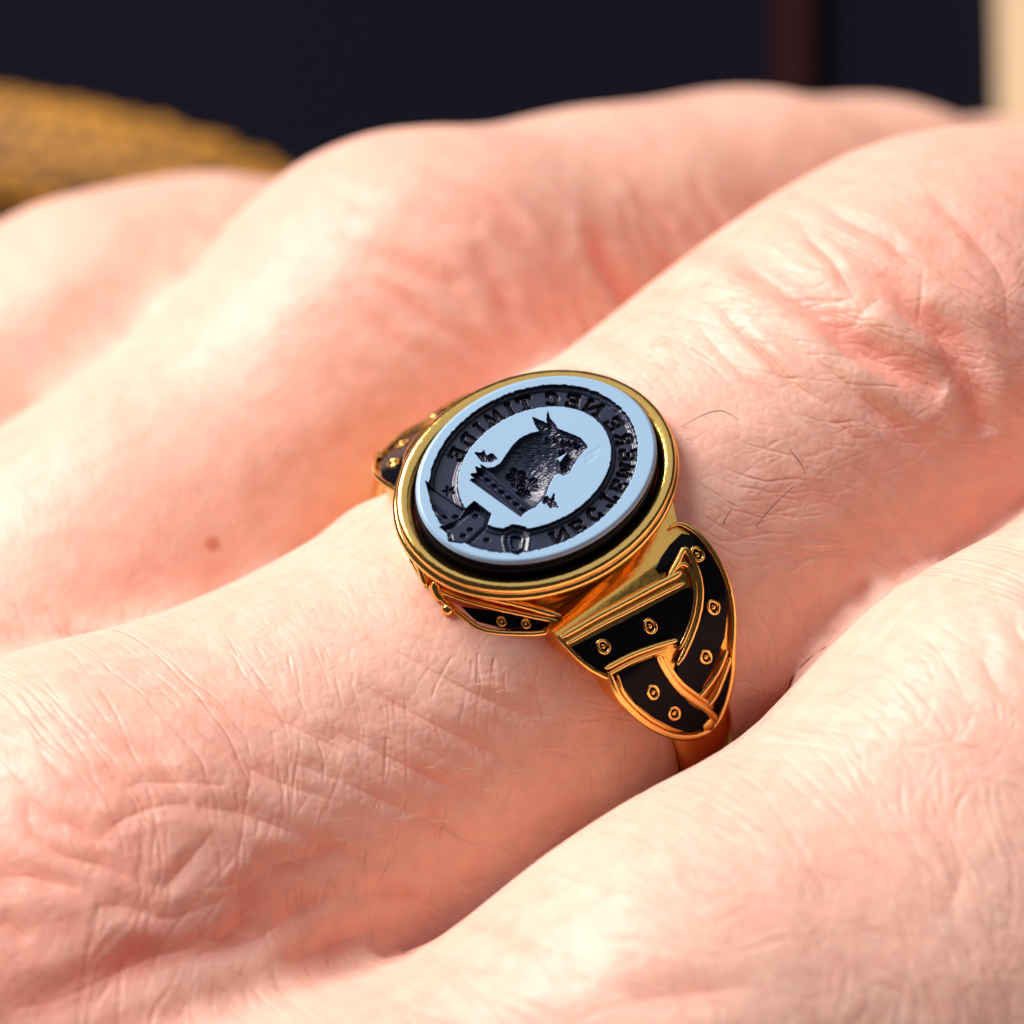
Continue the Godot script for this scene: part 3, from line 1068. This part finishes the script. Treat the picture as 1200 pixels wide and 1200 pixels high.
# small straps below the rim, on both sides of the collet
func gallery(root: Node3D, turned_round: bool) -> void:
	var at := func(x: float, y: float, z: float) -> Vector3:
		return Vector3(2.0 * CX - x, y, 2.0 * CZ - z) if turned_round else Vector3(x, y, z)
	var o := Node3D.new()
	o.name = "gallery_strap"
	root.add_child(o, true)
	for c in [
			[0.17, [[-5.75, 8.9, 0.35], [-5.45, 8.95, 1.0], [-4.83, 8.9, 2.1], [-3.75, 8.8, 3.5], [-2.8, 8.6, 4.8]]],
			[0.13, [[-5.95, 8.6, 0.5], [-5.55, 8.62, 1.37], [-4.93, 8.6, 2.38], [-3.89, 8.5, 3.72], [-2.92, 8.4, 4.9]]],
			[0.14, [[-6.05, 8.35, 0.4], [-5.92, 8.2, 1.1], [-5.75, 8.1, 2.1], [-5.55, 8.0, 2.85], [-5.05, 7.95, 3.5], [-3.85, 7.9, 4.5], [-2.85, 7.9, 5.0]]],
			[0.26, [[-5.9, 8.7, 0.3], [-5.98, 8.45, 0.55], [-5.95, 8.25, 0.9]]],
			[0.19, [[-5.62, 8.9, -1.7], [-5.8, 8.85, -1.0], [-5.95, 8.7, -0.4], [-6.12, 8.5, 0.0]]],
			[0.15, [[-5.72, 8.3, -1.5], [-5.85, 8.25, -0.8], [-5.95, 8.2, -0.3], [-6.05, 8.25, 0.0]]]]:
		var p := []
		for q in c[1]:
			p.append(at.call(q[0], q[1], q[2]))
		var s := Shape.new()
		tube(s, spline(p, 0.15), c[0], 10, 0.1, 0.08)
		part("gold_edging", s.mesh(), gold, o)
	for f in [[[-5.6, 8.32, 1.7], [-4.84, 8.42, 2.64], [-3.93, 8.4, 3.78], [-2.95, 8.3, 4.85], [-3.1, 7.95, 4.95], [-4.25, 7.95, 4.15], [-5.1, 8.0, 3.38], [-5.45, 8.05, 2.8]],
			[[-5.66, 8.7, -1.65], [-5.84, 8.65, -0.95], [-5.95, 8.5, -0.4], [-5.9, 8.25, -0.45], [-5.8, 8.28, -0.95], [-5.7, 8.32, -1.55]]]:
		var s := Shape.new()
		var mid := Vector3.ZERO
		for q in f:
			mid += at.call(q[0], q[1], q[2]) / f.size()
		var up := Vector3(-0.35, 0.75, 0.55) if f.size() > 6 else Vector3(-0.8, 0.55, 0.2)
		if turned_round:
			up = Vector3(-up.x, up.y, -up.z)
		up = up.normalized()
		var c := s.vert(mid, up)
		var k0 := []
		for q in f:
			k0.append(s.vert(at.call(q[0], q[1], q[2]), up))
		for k in f.size():
			s.tri(c, k0[k], k0[(k + 1) % f.size()])
		part("enamel_panel", s.mesh(), enamel, o)
	for q in [[-4.72, 8.25, 3.3], [-4.0, 8.25, 4.02]]:
		var up := Vector3(-0.35, 0.8, 0.5)
		rivet(at.call(q[0], q[1], q[2]), Vector3(-up.x, up.y, -up.z) if turned_round else up, 0.17, o)
	var s := Shape.new()
	ball(s, at.call(-6.12, 8.3, 1.45), 0.27, Vector3(-0.6, 0.8, 0.2), 0.8, 0.1)
	part("gold_bead", s.mesh(), gold, o)

# ---------------------------------------------------------------- the engraved stone
const BEAST := [-2.50,-1.48,-2.00,1.23,-1.56,1.19,-1.27,1.26,-0.87,1.19,-0.46,1.03,-0.14,0.81,0.22,0.62,0.38,0.55,0.58,0.58,0.68,0.83,0.94,0.84,1.29,0.67,1.70,0.52,2.07,0.41,2.33,0.38,2.39,0.10,2.39,-0.15,2.31,-0.38,2.18,-0.65,2.05,-0.92,1.95,-1.13,2.01,-1.37,2.05,-1.76,2.18,-2.06,1.91,-1.79,1.77,-1.57,1.72,-1.78,1.61,-1.99,1.51,-2.24,1.34,-1.83,1.28,-1.50,0.93,-1.67,0.44,-1.75,-0.05,-1.66,-0.54,-1.48,-0.95,-1.32,-1.30,-1.31,-1.58,-1.48,-1.67,-1.79,-1.77,-1.58,-1.90,-1.85,-2.04,-1.56,-2.30,-1.69,-2.30,-1.44]
const MOUTH := [0.95,-0.01,1.65,0.02,0.96,0.24]
const TAIL := [-3.96,-2.61,-3.54,-0.59,-4.18,-0.39,-4.62,-0.35,-4.60,-1.05,-4.41,-1.71]
const BUCKLE_PLATE := [-4.92,-0.48,-4.24,-0.40,-3.01,-0.56,-2.87,0.36,-3.35,0.69,-4.43,0.85,-4.76,0.67,-5.07,0.30,-4.86,-0.06]
const BUCKLE := [-2.97,1.24,-2.50,1.34,-2.16,1.75,-2.23,2.17,-2.75,2.64,-3.27,2.61,-3.56,2.13,-3.31,1.61]
const LEAF_A := [-1.50,-2.43,-1.31,-2.23,-1.13,-2.24,-1.22,-1.95,-0.95,-1.95,-0.95,-1.57,-1.26,-1.61,-1.54,-1.87,-1.51,-2.11]
const LEAF_B := [-0.77,1.11,-0.50,1.16,-0.52,1.40,-0.18,1.24,-0.44,1.54,-0.49,1.90,-0.65,1.73,-0.78,1.72,-0.76,1.44,-0.87,1.35]
const TEXT := [["N",-1.25,2.9],["E",-0.37,3.05],["C",0.54,2.99],["T",1.46,2.8],["E",2.23,2.59],["M",2.95,2.19],["E",3.5,1.62],["R",3.88,0.9],["E",4.03,0.05],["N",3.9,-1.12],["E",3.45,-1.92],["C",2.83,-2.55],["T",1.8,-3.12],["I",1.12,-3.26],["M",0.33,-3.36],["I",-0.45,-3.32],["D",-1.2,-3.18],["E",-2.0,-2.92]]
# strokes of the capitals in a box one wide and one high
const GLYPH := {
	"N": [0,0,0,1, 0,1,1,0, 1,0,1,1, -0.18,0,0.18,0, -0.18,1,0.1,1, 0.82,1,1.18,1],
	"E": [0.1,0,0.1,1, 0,0,0.95,0, 0,1,0.95,1, 0.1,0.52,0.65,0.52, 0.95,0,0.98,0.25, 0.95,1,0.95,0.78],
	"C": [0.9,0.85,0.6,1, 0.6,1,0.3,0.95, 0.3,0.95,0.05,0.65, 0.05,0.65,0.05,0.35, 0.05,0.35,0.3,0.05, 0.3,0.05,0.6,0, 0.6,0,0.92,0.18, 0.92,0.98,0.9,0.7],
	"T": [0.5,0,0.5,1, -0.05,1,1.05,1, -0.05,1,-0.05,0.78, 1.05,1,1.05,0.78, 0.3,0,0.7,0],
	"M": [0,0,0.1,1, 0.1,1,0.5,0.15, 0.5,0.15,0.9,1, 0.9,1,1,0, -0.15,0,0.15,0, 0.85,0,1.15,0],
	"R": [0.1,0,0.1,1, 0.1,1,0.7,1, 0.7,1,0.9,0.78, 0.9,0.78,0.7,0.52, 0.7,0.52,0.1,0.52, 0.5,0.52,1,0, -0.05,0,0.3,0],
	"I": [0.5,0,0.5,1, 0.28,0,0.72,0, 0.28,1,0.72,1],
	"D": [0.1,0,0.1,1, 0,1,0.55,1, 0.55,1,0.9,0.75, 0.9,0.75,0.9,0.25, 0.9,0.25,0.55,0, 0.55,0,0,0]}

func edge_far(p: Vector2, poly: PackedVector2Array) -> float:
	var best := 1e9
	var m := poly.size()
	for i in m:
		best = minf(best, p.distance_squared_to(Geometry2D.get_closest_point_to_segment(p, poly[i], poly[(i + 1) % m])))
	return sqrt(best)

func stone(root: Node3D) -> void:
	var black := paint(Color(0.006, 0.006, 0.012), 0.14)
	black.metallic_specular = 0.15
	var blue := paint(Color(0.31, 0.475, 0.66), 0.22)
	var cut := paint(Color(0.015, 0.018, 0.046), 0.28)
	var deep := paint(Color(0.008, 0.008, 0.016), 0.3)
	var body_ := part("stone", turned([[-0.84, 9.5], [-0.8, 9.95], [-0.78, 10.4], [-0.82, 10.85], [-0.86, 11.02]]), black, root)
	part("blue_layer_edge", turned([[-0.861, 11.022], [-0.90, 11.1], [-0.95, 11.16], [-1.0, 11.185], [-1.04, 11.19]]), blue, body_)
	# the face is carved cell by cell: a depth for every point, and the piece it belongs to
	var beast := pts2(BEAST)
	var mouth := pts2(MOUTH)
	var shapes := [["strap_end", pts2(TAIL)], ["buckle_plate", pts2(BUCKLE_PLATE)], ["buckle", pts2(BUCKLE)], ["carved_leaf", pts2(LEAF_A)], ["carved_leaf", pts2(LEAF_B)]]
	var boxes := []
	for s in shapes:
		var r := Rect2(s[1][0], Vector2.ZERO)
		for p in s[1]:
			r = r.expand(p)
		boxes.append(r)
	var bbox := Rect2(beast[0], Vector2.ZERO)
	for p in beast:
		bbox = bbox.expand(p)
	var strokes := []
	for t in TEXT:
		var mid := Vector2(t[1], t[2])
		var c := mid - Vector2(-0.02, -0.26)
		var up := Vector2(c.x / (4.12 * 4.12), c.y / (3.2 * 3.2)).normalized()
		var right := Vector2(up.y, -up.x)          # the seal reads backwards: letters run the other way round
		var w := 0.30 if t[0] == "I" else 0.56 if t[0] == "M" or t[0] == "N" else 0.46
		var list := PackedVector2Array()
		var g: Array = GLYPH[t[0]]
		for i in range(0, g.size(), 2):
			list.append(mid + right * (g[i] - 0.5) * w + up * (g[i + 1] - 0.5) * 0.60)
		strokes.append(list)
	var rough := noise(FastNoiseLite.TYPE_SIMPLEX, 1.3, 3, 51)
	var hairn := noise(FastNoiseLite.TYPE_SIMPLEX, 1.0, 2, 52)
	var step := 0.03
	var a0 := RA - 1.035
	var b0 := RB - 1.035
	var nx := int(2 * a0 / step) + 3
	var nz := int(2 * b0 / step) + 3
	var dep := PackedFloat32Array()
	var cls := PackedInt32Array()
	var pos := PackedVector2Array()
	dep.resize(nx * nz)
	cls.resize(nx * nz)
	pos.resize(nx * nz)
	for j in nz:
		for i in nx:
			var q := Vector2(-a0 + (i - 0.5) * step, -b0 + (j - 0.5) * step)
			var k := j * nx + i
			var e := Vector2(q.x / a0, q.y / b0)
			var len_ := e.length()
			if len_ > 1.0:
				if len_ > 1.03:
					cls[k] = -1
					continue
				q /= len_
			var p := Vector2(CX, CZ) + E1 * q.x + E2 * q.y
			pos[k] = p
			var d := 0.0
			var kind := 0
			var wob := 0.008 * rough.get_noise_2d(p.x * 2.0, p.y * 2.0)
			var qo := Vector2((p.x + 0.06) / 4.72, (p.y + 0.265) / 3.72).length() + wob
			var qi := Vector2((p.x + 0.02) / 3.53, (p.y + 0.255) / 2.70).length() + wob * 0.5
			if qo < 1.0 and qi > 1.0:
				kind = 1
				var rim_ := minf((1.0 - qo) * 4.0, (qi - 1.0) * 3.0)
				d = 0.10 + 0.16 * smoothstep(0.0, 0.22, rim_)
				if rim_ < 0.12:
					d += 0.05 * smoothstep(0.12, 0.06, rim_)
				for t in strokes.size():
					var l: PackedVector2Array = strokes[t]
					if p.distance_squared_to(Vector2(TEXT[t][1], TEXT[t][2])) > 0.25:
						continue
					var best := 1e9
					for s in range(0, l.size(), 2):
						best = minf(best, p.distance_squared_to(Geometry2D.get_closest_point_to_segment(p, l[s], l[s + 1])))
					best = sqrt(best) + 0.6 * wob
					if best < 0.10:
						d += 0.17 * smoothstep(0.10, 0.02, best)
						if best < 0.085:
							kind = 10 + t
				# a small star cut into the belt
				var sv := p - Vector2(-3.42, -1.75)
				var sr := sv.length()
				if sr < 0.3 and sr < 0.11 + 0.17 * absf(cos(2.5 * sv.angle())) ** 3:
					d += 0.14
					kind = 7
			if bbox.has_point(p) and Geometry2D.is_point_in_polygon(p, beast) and not Geometry2D.is_point_in_polygon(p, mouth):
				kind = 2
				var far := edge_far(p, beast)
				d = 0.07 + 0.42 * sqrt(clampf(far / 1.0, 0.0, 1.0))
				var fur := hairn.get_noise_2d(p.x * 2.2 + p.y * 1.2, p.y * 7.0 - p.x * 5.0)
				d += 0.035 * fur * smoothstep(-0.9, 0.3, p.x)
				# neck band at the foot, with a row of beads and two ledges
				var along := (p - Vector2(-2.3, -1.6)).dot(Vector2(0.105, 0.9945))
				var up := (p - Vector2(-2.3, -1.6)).dot(Vector2(0.9945, -0.105))
				if up < 0.75:
					d = 0.20 + 0.05 * sin(up * 16.0) + (0.12 if absf(up - 0.38) < 0.11 and fposmod(along, 0.42) < 0.24 else 0.0)
				# the oak sprigs across the neck
				for f in [[-0.75, -0.55, 0.46], [-0.62, 0.02, 0.50], [-1.02, 0.22, 0.36]]:
					var lv := p - Vector2(f[0], f[1])
					var lr := lv.length()
					if lr < f[2] * (0.62 + 0.38 * absf(cos(lv.angle() * 2.5))):
						d += 0.15 + 0.05 * sin(lv.angle() * 10.0)
				# brow, eye and folds of the snout
				for f in [[1.45, -0.22, 0.22, 0.16], [1.78, -0.62, 0.13, 0.12], [1.98, -0.42, 0.12, 0.12], [2.12, -0.15, 0.14, 0.14], [1.62, -0.95, 0.10, 0.1], [1.35, -1.15, 0.12, 0.08], [1.0, 0.42, 0.2, 0.1]]:
					var r2: float = (p - Vector2(f[0], f[1])).length() / f[2]
					if r2 < 1.0:
						d += f[3] * cos(r2 * PI)
			elif Vector2((p.x - 2.35) / 0.42, (p.y - 0.72) / 0.1).length() < 1.0 or Vector2((p.x - 2.05) / 0.3, (p.y - 0.9) / 0.09).length() < 1.0:
				d = 0.015 * absf(sin(p.x * 40.0))
			for n in shapes.size():
				if boxes[n].has_point(p) and Geometry2D.is_point_in_polygon(p, shapes[n][1]):
					var poly: PackedVector2Array = shapes[n][1]
					var far := edge_far(p, poly)
					kind = 3 + n
					match n:
						0: d = 0.12 + 0.5 * clampf(1.0 - (p - poly[0]).cross((poly[1] - poly[0]).normalized()) * -1.0 / 0.9, 0.0, 0.45)
						1:
							d = 0.36 - 0.12 * smoothstep(0.0, 0.25, far)
						2:
							d = 0.22 + 0.2 * smoothstep(0.0, 0.45, far) - (0.12 if absf(far - 0.32) < 0.06 else 0.0)
						_:
							d = 0.10 + 0.5 * minf(far, 0.3) + 0.05 * rough.get_noise_2d(p.x * 6.0, p.y * 6.0)
			for h in [[-4.38, -0.85], [-3.98, -0.62], [-3.35, -0.08], [-3.95, 0.3], [-3.72, 1.12], [-4.35, 0.35]]:
				if absf(p.x - h[0]) < 0.15 and (p - Vector2(h[0], h[1])).length() < 0.12:
					d += 0.15
			dep[k] = d
			cls[k] = kind
	# one mesh per piece
	var pieces := {}
	var maps := {}
	var ynor := PackedVector3Array()
	ynor.resize(nx * nz)
	for j in range(1, nz - 1):
		for i in range(1, nx - 1):
			var k := j * nx + i
			var gx := (dep[k + 1] - dep[k - 1]) / (2 * step)
			var gz := (dep[k + nx] - dep[k - nx]) / (2 * step)
			var w := E1 * gx + E2 * gz
			ynor[k] = Vector3(w.x, 1, w.y).normalized()
	for j in nz - 1:
		for i in nx - 1:
			var k := j * nx + i
			var four := [k, k + 1, k + nx + 1, k + nx]
			var kind := 0
			var bad := false
			for q in four:
				if cls[q] < 0:
					bad = true
				kind = maxi(kind, cls[q])
			if bad:
				continue
			if not pieces.has(kind):
				pieces[kind] = Shape.new()
				maps[kind] = {}
			var s: Shape = pieces[kind]
			var mp: Dictionary = maps[kind]
			var id := []
			for q in four:
				if not mp.has(q):
					var nn := ynor[q] if ynor[q] != Vector3.ZERO else Vector3.UP
					mp[q] = s.vert(Vector3(pos[q].x, 11.19 - dep[q], pos[q].y), nn)
				id.append(mp[q])
			s.quad(id[0], id[1], id[2], id[3])
	var band: MeshInstance3D
	for kind in [0, 1, 2, 3, 4, 5, 6, 7]:
		if not pieces.has(kind):
			continue
		var o := part(["blue_layer", "engraved_belt", "beast_head", "strap_end", "buckle_plate", "buckle", "carved_leaf", "carved_leaf"][kind], pieces[kind].mesh(), blue if kind == 0 else cut, body_)
	for kind in pieces:
		if kind >= 10:
			part("letter", pieces[kind].mesh(), deep, body_)
